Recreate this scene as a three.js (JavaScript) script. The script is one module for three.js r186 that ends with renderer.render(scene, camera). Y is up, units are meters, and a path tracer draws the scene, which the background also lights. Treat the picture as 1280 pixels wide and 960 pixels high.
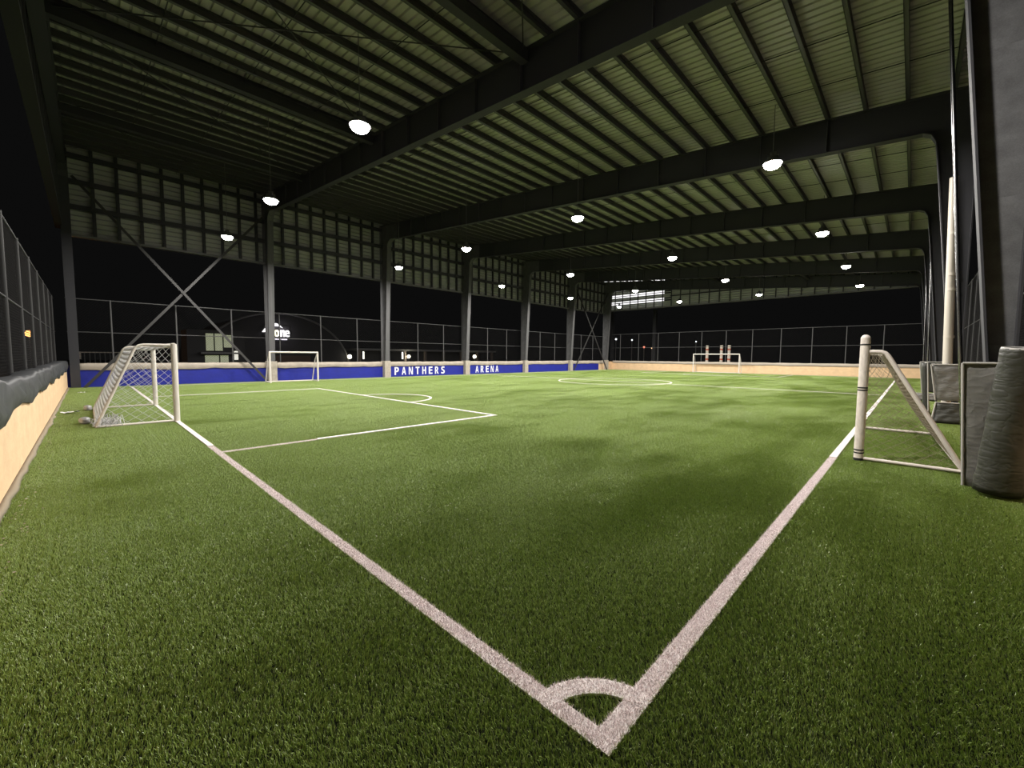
import * as THREE from 'three';
import { mergeGeometries } from 'three/addons/utils/BufferGeometryUtils.js';
import { RectAreaLightUniformsLib } from 'three/addons/lights/RectAreaLightUniformsLib.js';
import { RoundedBoxGeometry } from 'three/addons/geometries/RoundedBoxGeometry.js';
import { FontLoader } from 'three/addons/loaders/FontLoader.js';
import { TextGeometry } from 'three/addons/geometries/TextGeometry.js';
import { ImprovedNoise } from 'three/addons/math/ImprovedNoise.js';

// ------------------------------------------------------------------ camera, sky, exposure
RectAreaLightUniformsLib.init();
const scene = new THREE.Scene();
scene.background = new THREE.Color().setRGB(0.0036, 0.0036, 0.0036);      // overcast night sky
const renderer = new THREE.WebGLRenderer({ antialias: true });
renderer.toneMapping = THREE.LinearToneMapping;
renderer.toneMappingExposure = 1.0;
renderer.shadowMap.enabled = true;
renderer.shadowMap.type = THREE.PCFSoftShadowMap;

const F = 514.5;                                                          // focal length in pixels of a 1280x960 frame
const camera = new THREE.PerspectiveCamera(2 * Math.atan(480 / F) * 180 / Math.PI, 1280 / 960, 0.05, 400);
camera.position.set(0, 1.5, 0);
{
  const rad = Math.PI / 180, p = 3.82 * rad, y = 44.15 * rad, a = 0.374 * rad;
  const fw = new THREE.Vector3(Math.cos(y) * Math.cos(p), -Math.sin(p), -Math.sin(y) * Math.cos(p));
  const r = new THREE.Vector3(Math.sin(y), 0, Math.cos(y)), u = new THREE.Vector3().crossVectors(r, fw);
  const r2 = r.clone().multiplyScalar(Math.cos(a)).addScaledVector(u, Math.sin(a));
  const u2 = u.clone().multiplyScalar(Math.cos(a)).addScaledVector(r, -Math.sin(a));
  camera.quaternion.setFromRotationMatrix(new THREE.Matrix4().makeBasis(r2, u2, fw.clone().negate()));
}
scene.add(camera);
const LAMP_RADIANCE = 1300, LAMP_SIZE = 0.4;                               // each high-bay lamp: a square metre-fraction of LED face
const LAMP_COLOR = new THREE.Color().setRGB(1, 0.955, 0.9);

// ------------------------------------------------------------------ helpers
let seed = 12345;
function rnd() { seed = (seed + 0x6D2B79F5) | 0; let t = Math.imul(seed ^ (seed >>> 15), 1 | seed); t = (t + Math.imul(t ^ (t >>> 7), 61 | t)) ^ t; return ((t ^ (t >>> 14)) >>> 0) / 4294967296; }
const rr = (a, b) => a + (b - a) * rnd();
const perlin = new ImprovedNoise();
const nz = (x, y, z = 0.37) => perlin.noise(x, y, z);
const V = (x, y, z) => new THREE.Vector3(x, y, z);
const taken = new Map();
function numbered(n) { const k = taken.get(n) || 0; taken.set(n, k + 1); return k ? n + '_' + String(k).padStart(3, '0') : n; }
function part(name, geo, mat, parent) {
  const m = new THREE.Mesh(Array.isArray(geo) ? merged(geo) : geo, mat);
  m.name = name; m.castShadow = true; m.receiveShadow = true;
  if (parent) parent.add(m);
  return m;
}
function merged(list) {
  const g = list.map(q => { const n = q.index ? q.toNonIndexed() : q; if (!n.attributes.uv) n.setAttribute('uv', new THREE.Float32BufferAttribute(new Float32Array(n.attributes.position.count * 2), 2)); for (const k of Object.keys(n.attributes)) if (!['position', 'normal', 'uv'].includes(k)) n.deleteAttribute(k); return n; });
  return g.length === 1 ? g[0] : mergeGeometries(g);
}
function thing(name, label, category, pos = [0, 0, 0], group) {
  const o = new THREE.Group(); o.name = numbered(name); o.position.set(...pos); scene.add(o);
  o.userData = { label, category }; if (group) o.userData.group = group;
  return o;
}
function single(name, geo, mat, label, category, group) {
  const o = part(numbered(name), geo, mat, scene); o.userData = { label, category }; if (group) o.userData.group = group; return o;
}
function struct(name, label, category, geo, mat) {
  const o = geo ? part(name, geo, mat, scene) : new THREE.Group();
  if (!geo) { o.name = name; scene.add(o); }
  o.userData = { label, category, kind: 'structure' }; return o;
}
// box by extents, uv in metres
function bx(x0, x1, y0, y1, z0, z1) {
  const g = new THREE.BoxGeometry(x1 - x0, y1 - y0, z1 - z0); g.translate((x0 + x1) / 2, (y0 + y1) / 2, (z0 + z1) / 2);
  const p = g.attributes.position, n = g.attributes.normal, uv = g.attributes.uv;
  for (let i = 0; i < p.count; i++) {
    const ax = Math.abs(n.getX(i)), ay = Math.abs(n.getY(i));
    if (ax > 0.5) uv.setXY(i, p.getZ(i), p.getY(i)); else if (ay > 0.5) uv.setXY(i, p.getX(i), p.getZ(i)); else uv.setXY(i, p.getX(i), p.getY(i));
  }
  return g;
}
function rod(a, b, r, seg = 8, r2 = r) {
  const d = new THREE.Vector3().subVectors(b, a), L = d.length();
  const g = new THREE.CylinderGeometry(r2, r, L, seg, 1); g.translate(0, L / 2, 0);
  g.applyQuaternion(new THREE.Quaternion().setFromUnitVectors(V(0, 1, 0), d.normalize())); g.translate(a.x, a.y, a.z);
  return g;
}
// rectangular bar between two points (w across, h in the up-ish direction)
function bar(a, b, w, h, up = V(0, 1, 0)) {
  const d = new THREE.Vector3().subVectors(b, a), L = d.length(); d.normalize();
  const s = new THREE.Vector3().crossVectors(d, up).normalize(), t = new THREE.Vector3().crossVectors(s, d).normalize();
  const g = new THREE.BoxGeometry(w, h, L); g.applyMatrix4(new THREE.Matrix4().makeBasis(s, t, d.clone().negate()));
  g.translate((a.x + b.x) / 2, (a.y + b.y) / 2, (a.z + b.z) / 2); return g;
}
function tube(pts, r, seg = 8, n = 24, closed = false) { return new THREE.TubeGeometry(new THREE.CatmullRomCurve3(pts, closed, 'catmullrom', 0.15), n, r, seg, closed); }
// loft through rings of equal length; caps by fans
function loft(rings, closedRing = true, caps = true) {
  const n = rings[0].length, pos = [], uv = [], idx = [];
  rings.forEach((R, i) => R.forEach((p, j) => { pos.push(p.x, p.y, p.z); uv.push(j / n, i / rings.length); }));
  const m = closedRing ? n : n - 1;
  for (let i = 0; i < rings.length - 1; i++) for (let j = 0; j < m; j++) {
    const a = i * n + j, b = i * n + (j + 1) % n, c = a + n, d = b + n;
    idx.push(a, b, d, a, d, c);
  }
  if (caps && closedRing) for (const [i, flip] of [[0, true], [rings.length - 1, false]]) {
    const c = rings[i].reduce((s, p) => s.add(p), V(0, 0, 0)).multiplyScalar(1 / n); const k = pos.length / 3; pos.push(c.x, c.y, c.z); uv.push(0, 0);
    for (let j = 0; j < n; j++) { const a = i * n + j, b = i * n + (j + 1) % n; flip ? idx.push(k, b, a) : idx.push(k, a, b); }
  }
  const g = new THREE.BufferGeometry();
  g.setAttribute('position', new THREE.Float32BufferAttribute(pos, 3)); g.setAttribute('uv', new THREE.Float32BufferAttribute(uv, 2)); g.setIndex(idx); g.computeVertexNormals();
  return g;
}
function tex(w, h, fn, srgb = true) {
  const d = new Uint8Array(w * h * 4);
  for (let y = 0; y < h; y++) for (let x = 0; x < w; x++) { const c = fn(x, y); const k = (y * w + x) * 4; d[k] = c[0]; d[k + 1] = c[1]; d[k + 2] = c[2]; d[k + 3] = 255; }
  const t = new THREE.DataTexture(d, w, h); t.magFilter = THREE.LinearFilter; t.minFilter = THREE.LinearMipmapLinearFilter; t.generateMipmaps = true;
  t.wrapS = t.wrapT = THREE.RepeatWrapping; if (srgb) t.colorSpace = THREE.SRGBColorSpace; t.needsUpdate = true; return t;
}
const clamp = v => Math.max(0, Math.min(255, v));
// tiling fractal noise on a grid of size s
function fbm(x, y, s, oct, k) { let v = 0, a = 1, t = 0; for (let o = 0; o < oct; o++) { const f = Math.pow(2, o) * k / s; v += a * (perlin.noise(x * f, y * f, o * 7.3)); t += a; a *= 0.55; } return v / t; }
function blotch(base, amp, k, size = 256) { return tex(size, size, (x, y) => { const v = fbm(x, y, size, 5, k) * amp + (rnd() - 0.5) * amp * 0.35; return base.map(c => clamp(c * (1 + v))); }); }
const bumpNoise = tex(256, 256, (x, y) => { const v = clamp(128 + 200 * fbm(x, y, 256, 5, 6)); return [v, v, v]; }, false);
const wrinkle = tex(256, 256, (x, y) => { const w = Math.abs(fbm(x + 40 * fbm(y, x, 256, 2, 4), y * 2.2, 256, 3, 5)); const v = clamp(255 * Math.pow(1 - w, 5)); return [v, v, v]; }, false);
const rep = (t, a, b) => { const c = t.clone(); c.repeat.set(a, b); c.needsUpdate = true; return c; };

// ------------------------------------------------------------------ materials
const std = (o) => new THREE.MeshStandardMaterial(o);
const lin = (r, g, b) => new THREE.Color().setRGB(r, g, b);
const M = {
  steel: std({ color: lin(0.035, 0.035, 0.04), roughness: 0.7 }),
  webGrey: std({ color: lin(0.16, 0.16, 0.165), roughness: 0.7, map: rep(blotch([225, 225, 225], 0.3, 6), 0.6, 0.6) }),
  brace: std({ color: lin(0.032, 0.031, 0.03), roughness: 0.6 }),
  column: std({ color: lin(0.13, 0.13, 0.133), roughness: 0.6, map: rep(blotch([225, 225, 225], 0.25, 6), 0.5, 0.5) }),
  purlin: std({ color: lin(0.075, 0.075, 0.08), roughness: 0.5 }),
  rodsteel: std({ color: lin(0.05, 0.05, 0.05), roughness: 0.6 }),
  sheet: std({ color: lin(0.5, 0.5, 0.47), roughness: 0.45, side: THREE.DoubleSide }),
  clad: std({ color: lin(0.36, 0.37, 0.35), roughness: 0.5, side: THREE.DoubleSide }),
  trimgrey: std({ color: lin(0.16, 0.16, 0.16), roughness: 0.5 }),
  tan: std({ color: 0xffffff, map: rep(blotch([222, 190, 150], 0.10, 5), 0.45, 0.6), roughness: 0.9, bumpMap: rep(bumpNoise, 1, 1), bumpScale: 0.006 }),
  blue: std({ color: 0xffffff, map: rep(blotch([15, 30, 138], 0.14, 6), 0.4, 0.6), roughness: 0.6, bumpMap: rep(bumpNoise, 1, 1), bumpScale: 0.004 }),
  letter: std({ color: lin(0.8, 0.8, 0.82), roughness: 0.6 }),
  tarpLight: std({ color: 0xffffff, map: rep(blotch([172, 162, 148], 0.18, 6), 1, 3), roughness: 0.6, side: THREE.DoubleSide }),
  tarpDark: std({ color: 0xffffff, map: rep(blotch([54, 56, 58], 0.35, 8), 1, 3), roughness: 0.55, side: THREE.DoubleSide }),
  plinth: std({ color: 0xffffff, map: rep(blotch([168, 160, 146], 0.2, 6), 1, 1), roughness: 0.85 }),
  white: std({ color: lin(0.8, 0.78, 0.75), roughness: 0.4, map: rep(blotch([238, 234, 228], 0.12, 8), 1, 1) }),
  whiteWorn: std({ color: lin(0.82, 0.78, 0.75), roughness: 0.5, map: rep(blotch([240, 234, 228], 0.16, 10), 1, 2) }),
  tape: std({ color: lin(0.015, 0.015, 0.015), roughness: 0.7 }),
  netWhite: std({ color: lin(0.6, 0.6, 0.6), roughness: 0.8 }),
  netBrown: std({ color: lin(0.34, 0.29, 0.21), roughness: 0.9 }),
  netDark: std({ color: lin(0.007, 0.006, 0.006), roughness: 0.9 }),
  fence: std({ color: lin(0.075, 0.075, 0.075), roughness: 0.6 }),
  fenceDark: std({ color: lin(0.016, 0.016, 0.016), roughness: 0.7 }),
  pad: std({ color: 0xffffff, map: rep(blotch([118, 116, 112], 0.18, 8), 1, 1), roughness: 0.5, bumpMap: rep(wrinkle, 1, 1), bumpScale: 0.0035, side: THREE.DoubleSide }),
  padDark: std({ color: 0xffffff, map: rep(blotch([52, 52, 45], 0.2, 8), 1, 1), roughness: 0.5, bumpMap: rep(wrinkle, 1, 2), bumpScale: 0.004, side: THREE.DoubleSide }),
  padTrim: std({ color: lin(0.42, 0.4, 0.37), roughness: 0.5, side: THREE.DoubleSide }),
  pvc: std({ color: lin(0.6, 0.55, 0.47), roughness: 0.45 }),
  chrome: std({ color: lin(0.3, 0.3, 0.3), roughness: 0.25, metalness: 1 }),
  housing: std({ color: lin(0.12, 0.12, 0.13), roughness: 0.5 }),
  lens: std({ color: 0xffffff, emissive: LAMP_COLOR, emissiveIntensity: 60, roughness: 0.4 }),
  infill: new THREE.MeshPhysicalMaterial({ color: lin(0.013, 0.016, 0.008), roughness: 1, specularIntensity: 0, map: rep(blotch([215, 215, 215], 0.5, 10), 2, 2) }),
  markPaint: std({ color: lin(0.58, 0.53, 0.51), roughness: 0.8 }),
  asphalt: std({ color: lin(0.02, 0.02, 0.02), roughness: 0.95 }),
  darkWall: std({ color: lin(0.03, 0.03, 0.032), roughness: 0.8 }),
  rim: std({ color: lin(0.16, 0.16, 0.16), roughness: 0.6 }),
  debris: std({ color: lin(0.24, 0.2, 0.14), roughness: 0.95, side: THREE.DoubleSide }),
  paper: std({ color: lin(0.8, 0.8, 0.8), roughness: 0.7, side: THREE.DoubleSide }),
  silver: std({ color: lin(0.5, 0.5, 0.52), roughness: 0.35, metalness: 0.4 }),
  orange: std({ color: lin(0.62, 0.13, 0.06), roughness: 0.5 }),
  stripeWhite: std({ color: lin(0.8, 0.72, 0.6), roughness: 0.5 }),
};

// ------------------------------------------------------------------ dimensions of the place (metres)
const FX = [-0.4, 7.3, 14.45, 21.6, 28.75, 35.9, 43.05];                 // portal frames
const Z_REAR = -26.3, Z_RIGHT = 1.55, X_LEFT = -0.65, X_FAR = 44.6;
const roofTop = z => 7.75 + 0.095 * (0.8 - z);                            // top of rafters
const CLAD_Y = 6.7;

// ------------------------------------------------------------------ floor: turf with woven lines
const floor = struct('floor', 'green artificial turf pitch with white woven lines', 'turf', bx(X_LEFT - 0.1, X_FAR + 0.1, -0.15, 0, Z_REAR - 0.2, Z_RIGHT + 0.1), M.infill);
const GX = 1.335, TZ = -0.785, BOX_Z0 = -7.5, BOX_Z1 = -18.9, BOX_X = 7.1, MID_X = 22.6, FAR_X = 43.5, TZ2 = -25.3, CZ = -13.2;
// a line is a list of centre points plus a width; each becomes a low raised strip
const LINES = [
  ['goal_line', [[GX, TZ + 0.045], [GX, TZ2]], 0.08],
  ['touchline', [[GX - 0.04, TZ], [FAR_X, TZ]], 0.09],
  ['touchline', [[GX - 0.04, TZ2], [FAR_X, TZ2]], 0.09],
  ['goal_line', [[FAR_X, TZ], [FAR_X, TZ2]], 0.08],
  ['halfway_line', [[MID_X, TZ], [MID_X, TZ2]], 0.08],
  ['penalty_area_line', [[GX, BOX_Z0], [BOX_X, BOX_Z0]], 0.09],
  ['penalty_area_line', [[BOX_X, BOX_Z0 + 0.045], [BOX_X, BOX_Z1 - 0.045]], 0.09],
  ['penalty_area_line', [[GX, BOX_Z1], [BOX_X, BOX_Z1]], 0.09],
  ['penalty_area_line', [[FAR_X, BOX_Z0], [FAR_X - 5.8, BOX_Z0]], 0.09],
  ['penalty_area_line', [[FAR_X - 5.8, BOX_Z0 + 0.045], [FAR_X - 5.8, BOX_Z1 - 0.045]], 0.09],
  ['penalty_area_line', [[FAR_X, BOX_Z1], [FAR_X - 5.8, BOX_Z1]], 0.09],
];
const arcPts = (cx, cz, r, a0, a1, n) => Array.from({ length: n + 1 }, (_, i) => { const a = a0 + (a1 - a0) * i / n; return [cx + r * Math.cos(a), cz + r * Math.sin(a)]; });
const CORNER = [GX - 0.04, TZ + 0.045], ARC_R = 0.33;
LINES.push(['corner_arc', arcPts(CORNER[0], CORNER[1], ARC_R, 0, -Math.PI / 2, 16), 0.085]);
LINES.push(['penalty_arc', arcPts(BOX_X - 0.05, CZ + 0.1, 1.65, Math.PI / 2, -Math.PI / 2, 28), 0.08]);
LINES.push(['centre_circle', arcPts(MID_X, CZ, 3.35, 0, Math.PI * 2, 64), 0.08]);
LINES.push(['penalty_arc', arcPts(FAR_X - 5.75, CZ + 0.1, 1.65, Math.PI / 2, Math.PI * 1.5, 28), 0.08]);
function stripGeo(pts, w, y) {
  const L = [], R = [], n = pts.length;
  for (let i = 0; i < n; i++) {
    const a = pts[Math.max(0, i - 1)], b = pts[Math.min(n - 1, i + 1)]; const dx = b[0] - a[0], dz = b[1] - a[1], l = Math.hypot(dx, dz);
    const nx = -dz / l * w / 2, nzz = dx / l * w / 2; L.push([pts[i][0] + nx, pts[i][1] + nzz]); R.push([pts[i][0] - nx, pts[i][1] - nzz]);
  }
  const rings = L.map((p, i) => [V(p[0], 0, p[1]), V(p[0], y, p[1]), V(R[i][0], y, R[i][1]), V(R[i][0], 0, R[i][1])]);
  return loft(rings).toNonIndexed();
}
const NEAR = 8;                                                         // within this distance the lines are built of single fibres
function splitFar(pts) {                                                  // densify, then keep near and far pieces apart
  const out = [], dense = [];
  for (let i = 0; i < pts.length - 1; i++) { const [x0, z0] = pts[i], [x1, z1] = pts[i + 1], n = Math.max(1, Math.ceil(Math.hypot(x1 - x0, z1 - z0) / 0.5)); for (let k = 0; k < n; k++) dense.push([x0 + (x1 - x0) * k / n, z0 + (z1 - z0) * k / n]); }
  dense.push(pts[pts.length - 1]);
  let cur = null, state = null;
  for (let i = 0; i < dense.length - 1; i++) { const far = Math.hypot((dense[i][0] + dense[i + 1][0]) / 2, (dense[i][1] + dense[i + 1][1]) / 2) > NEAR; if (far !== state) { cur = { far, pts: [dense[i]] }; out.push(cur); state = far; } cur.pts.push(dense[i + 1]); }
  return out;
}
for (const [li, [name, pts, w]] of LINES.entries()) {
  const gs = splitFar(pts).map(s => { const g = stripGeo(s.pts, w, (s.far ? 0.025 : 0.009) + li * 0.0002); g.computeVertexNormals(); return g; });
  part(name, merged(gs), M.markPaint, floor);
}
function lineDist(x, z) {                                                 // signed distance to the nearest line edge (negative inside)
  let d = 1e9;
  for (const [name, pts, w] of LINES) {
    if (name === 'corner_arc') { const r = Math.hypot(x - CORNER[0], z - CORNER[1]); if (x >= CORNER[0] && z <= CORNER[1]) d = Math.min(d, Math.abs(r - ARC_R) - w / 2); continue; }
    if (pts.length > 2) continue;
    const [[x0, z0], [x1, z1]] = pts; const lx = x1 - x0, lz = z1 - z0; const t = Math.max(0, Math.min(1, ((x - x0) * lx + (z - z0) * lz) / (lx * lx + lz * lz)));
    const ax = Math.abs(x - x0 - t * lx), az = Math.abs(z - z0 - t * lz);
    if ((lx ? (x < Math.min(x0, x1) || x > Math.max(x0, x1)) : (z < Math.min(z0, z1) || z > Math.max(z0, z1)))) { d = Math.min(d, Math.hypot(ax, az)); continue; }
    d = Math.min(d, Math.hypot(ax, az) - w / 2);
  }
  return d;
}
// fibres: each a bent ribbon of two quads' worth of triangles
function fibreBuffers() { return { pos: [], nor: [], col: [] }; }
function addFibre(B, x, z, h, lean, dir, w, c) {
  const a = rnd() * Math.PI, wx = Math.cos(a) * w / 2, wz = Math.sin(a) * w / 2;
  const tx = x + Math.cos(dir) * lean, tz = z + Math.sin(dir) * lean, mx = x + Math.cos(dir) * lean * 0.3, mz = z + Math.sin(dir) * lean * 0.3, my = h * 0.62;
  const P = [[x - wx, 0, z - wz], [x + wx, 0, z + wz], [mx + wx, my, mz + wz], [mx - wx, my, mz - wz], [tx, h, tz]];
  const tri = [[0, 1, 2], [0, 2, 3], [3, 2, 4]];
  for (const t of tri) {
    const [p, q, s] = t.map(i => P[i]);
    const e1 = [q[0] - p[0], q[1] - p[1], q[2] - p[2]], e2 = [s[0] - p[0], s[1] - p[1], s[2] - p[2]];
    let n = [e1[1] * e2[2] - e1[2] * e2[1], e1[2] * e2[0] - e1[0] * e2[2], e1[0] * e2[1] - e1[1] * e2[0]]; const l = Math.hypot(...n) || 1; n = n.map(v => v / l);
    for (const i of t) { B.pos.push(...P[i]); B.nor.push(...n); B.col.push(...c); }
  }
}
function fibreGeo(B) { const g = new THREE.BufferGeometry(); g.setAttribute('position', new THREE.Float32BufferAttribute(B.pos, 3)); g.setAttribute('normal', new THREE.Float32BufferAttribute(B.nor, 3)); g.setAttribute('color', new THREE.Float32BufferAttribute(B.col, 3)); return g; }
const greens = [[0.29, 0.4, 0.085], [0.24, 0.345, 0.062], [0.34, 0.44, 0.13], [0.16, 0.25, 0.045], [0.5, 0.53, 0.35]];
const greenOf = () => { const g = greens[Math.floor(rnd() * rnd() * 4.999)], k = rr(0.8, 1.15); return g.map(v => v * k); };
const fibreMat = new THREE.MeshPhysicalMaterial({ color: 0xffffff, vertexColors: true, roughness: 0.34, transmission: 0.25, thickness: 0, side: THREE.DoubleSide });
const whiteFibreMat = std({ color: 0xffffff, vertexColors: true, roughness: 0.5, side: THREE.DoubleSide });
const layAngle = (x, z) => 1.6 + 1.7 * nz(x * 0.24 + 1.3, z * 0.5 + 4.1, 2.2) + 1.3 * nz(x * 0.8, z * 1.9, 7.7);   // the way the pile was last brushed
const spread = () => (rnd() + rnd() + rnd() - 1.5) * 1.9;
{
  // the pile is laid in small overlapping patches whose fibres thin out towards their rims, so that the sum is even
  const T = 0.15, N = 760, BINS = 12, A0 = -0.3, A1 = 3.5, variants = [];
  const tent = () => (rnd() + rnd() - 1) * T;
  const oneFibre = (B, x, z, dir) => addFibre(B, x, z, rr(0.013, 0.024), rr(0.003, 0.016), dir, rr(0.0015, 0.0026), greenOf());
  for (let v = 0; v < BINS * 2; v++) { const lay = A0 + (A1 - A0) * ((v >> 1) + 0.5) / BINS, B = fibreBuffers(); for (let i = 0; i < N; i++) oneFibre(B, tent(), tent(), spread() - lay); variants.push({ geo: fibreGeo(B), spots: [] }); }
  const nearB = fibreBuffers(), whiteB = fibreBuffers();
  const nx = Math.floor((X_FAR - X_LEFT) / T), nzv = Math.floor((Z_RIGHT - Z_REAR) / T);
  for (let i = 0; i < nx; i++) for (let j = 0; j < nzv; j++) {
    const x = X_LEFT + (i + 0.5) * T, z = Z_RIGHT - (j + 0.5) * T, dist = Math.hypot(x, z);
    const depth = 0.717 * x - 0.696 * z; if (depth < -0.4) continue;      // behind the photographer
    const d = lineDist(x, z);
    if (d < T * 1.1 && dist < NEAR + 0.3) {
      for (let k = 0; k < N; k++) { const fx = x + tent(), fz = z + tent(); if (lineDist(fx, fz) + rr(-0.004, 0.004) >= 0) oneFibre(nearB, fx, fz, spread() - layAngle(fx, fz)); }
      if (d < T * 0.75) for (let k = 0; k < N * 2.1; k++) {
        const fx = x + rr(-T / 2, T / 2), fz = z + rr(-T / 2, T / 2); if (lineDist(fx, fz) + rr(-0.005, 0.005) > 0) continue;
        const g = rr(0.8, 1.05); addFibre(whiteB, fx, fz, rr(0.014, 0.024), rr(0.003, 0.014), rnd() * Math.PI * 2, rr(0.002, 0.0035), [0.88 * g, 0.79 * g, 0.79 * g]);
      }
    } else { const b = Math.max(0, Math.min(BINS - 1, Math.floor((layAngle(x, z) + rr(-0.25, 0.25) - A0) / (A1 - A0) * BINS))); variants[b * 2 + (rnd() < 0.5 ? 0 : 1)].spots.push([x, z]); }
  }
  const q = new THREE.Object3D();
  for (const v of variants) {
    if (!v.spots.length) continue;
    const im = new THREE.InstancedMesh(v.geo, fibreMat, v.spots.length); im.name = 'grass_fibre'; im.receiveShadow = true; im.castShadow = true; im.userData.kind = 'stuff';
    v.spots.forEach(([x, z], i) => { q.position.set(x, 0, z); q.updateMatrix(); im.setMatrixAt(i, q.matrix); });
    floor.add(im);
  }
  const a = part('grass_fibre', fibreGeo(nearB), fibreMat, floor); a.userData.kind = 'stuff';
  const b = part('line_fibre', fibreGeo(whiteB), whiteFibreMat, floor); b.userData.kind = 'stuff';
}
// dark ground outside the hall
{ const g = struct('ground', 'dark asphalt ground outside the arena', 'ground', bx(-90, 160, -0.4, -0.16, -160, 60), M.asphalt); g.receiveShadow = true; }

// ------------------------------------------------------------------ walls
const wallLeft = struct('wall_left', 'low tan plastered wall under a dark draped tarpaulin', 'wall', bx(X_LEFT - 0.2, X_LEFT, -0.15, 1.05, Z_REAR - 0.2, 2), M.tan);
const wallRight = struct('wall_right', 'low tan plastered wall behind the padded columns', 'wall', bx(X_LEFT - 0.2, X_FAR + 0.2, -0.15, 0.95, Z_RIGHT, Z_RIGHT + 0.2), M.tan);
const wallFar = struct('wall_far', 'low tan wall behind the far white goal', 'wall', bx(X_FAR, X_FAR + 0.2, -0.15, 0.95, Z_REAR - 0.2, Z_RIGHT), M.tan);
const wallRear = struct('wall_rear', 'low royal blue wall painted PANTHERS ARENA', 'wall', bx(X_LEFT, 41.6, -0.15, 0.98, Z_REAR - 0.2, Z_REAR), M.blue);
part('unpainted_end', bx(41.6, X_FAR, -0.15, 0.98, Z_REAR - 0.2, Z_REAR - 0.003), M.tan, wallRear).userData.label = 'unpainted tan end of the blue wall';
{
  const font = await new FontLoader().loadAsync('fonts/droid/droid_sans_bold.typeface.json');
  const word = (s, x0, pitch) => [...s].forEach((ch, i) => {
    const g = new TextGeometry(ch, { font, size: 0.62, depth: 0.006, curveSegments: 6 }); g.computeBoundingBox(); const b = g.boundingBox;
    g.translate(-(b.min.x + b.max.x) / 2, -b.min.y, 0); const k = 0.36 / Math.max(0.36, b.max.x - b.min.x) * 0.95; g.scale(k, 0.56 / (b.max.y - b.min.y), 1);
    g.translate(x0 + i * pitch, 0.14, Z_REAR);
    part('letter', g, M.letter, wallRear).userData.label = 'painted white letter ' + ch;
  });
  word('PANTHERS', 15.3, 0.575); word('ARENA', 22.85, 0.58);
}
// rough foot of the left wall: a ragged mortar edge with litter
{
  const rings = []; for (let z = Z_REAR; z <= 1.5; z += 0.12) { const w = 0.05 + 0.05 * Math.abs(nz(z * 2.1, 0.5)) + 0.05 * Math.max(0, nz(z * 0.7, 3.3)); rings.push([V(X_LEFT, 0.002, z), V(X_LEFT, 0.05, z), V(X_LEFT + w * 0.6, 0.04, z), V(X_LEFT + w, 0.002, z)]); }
  part('mortar_edge', loft(rings), M.debris, wallLeft);
}
// upper cladding of ribbed sheet on posts and rails
function ribbedSheet(len, y0, y1fn, pitch = 0.22, deep = 0.07) {         // local: x along, y up, ribs run along x; the top follows y1fn at both ends
  const prof = []; const top = Math.max(y1fn(0), y1fn(len));
  for (let y = y0; y < top; y += pitch) { prof.push([y, deep], [y + pitch * 0.66, 0], [y + pitch * 0.72, 0], [y + pitch * 0.99, deep]); }
  const pos = [], idx = [], n = 24; const cut = (i, y) => Math.min(y, y1fn(len * i / n));
  for (let i = 0; i <= n; i++) for (const [y, d] of prof) pos.push(len * i / n, cut(i, y), -d);
  const m = prof.length; for (let i = 0; i < n; i++) for (let j = 0; j < m - 1; j++) { const a = i * m + j, b = a + m; idx.push(a, b, a + 1, b, b + 1, a + 1); }
  const g = new THREE.BufferGeometry(); g.setAttribute('position', new THREE.Float32BufferAttribute(pos, 3)); g.setIndex(idx); const o = g.toNonIndexed(); o.computeVertexNormals(); o.setAttribute('uv', new THREE.Float32BufferAttribute(new Float32Array(o.attributes.position.count * 2), 2)); return o;
}
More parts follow.
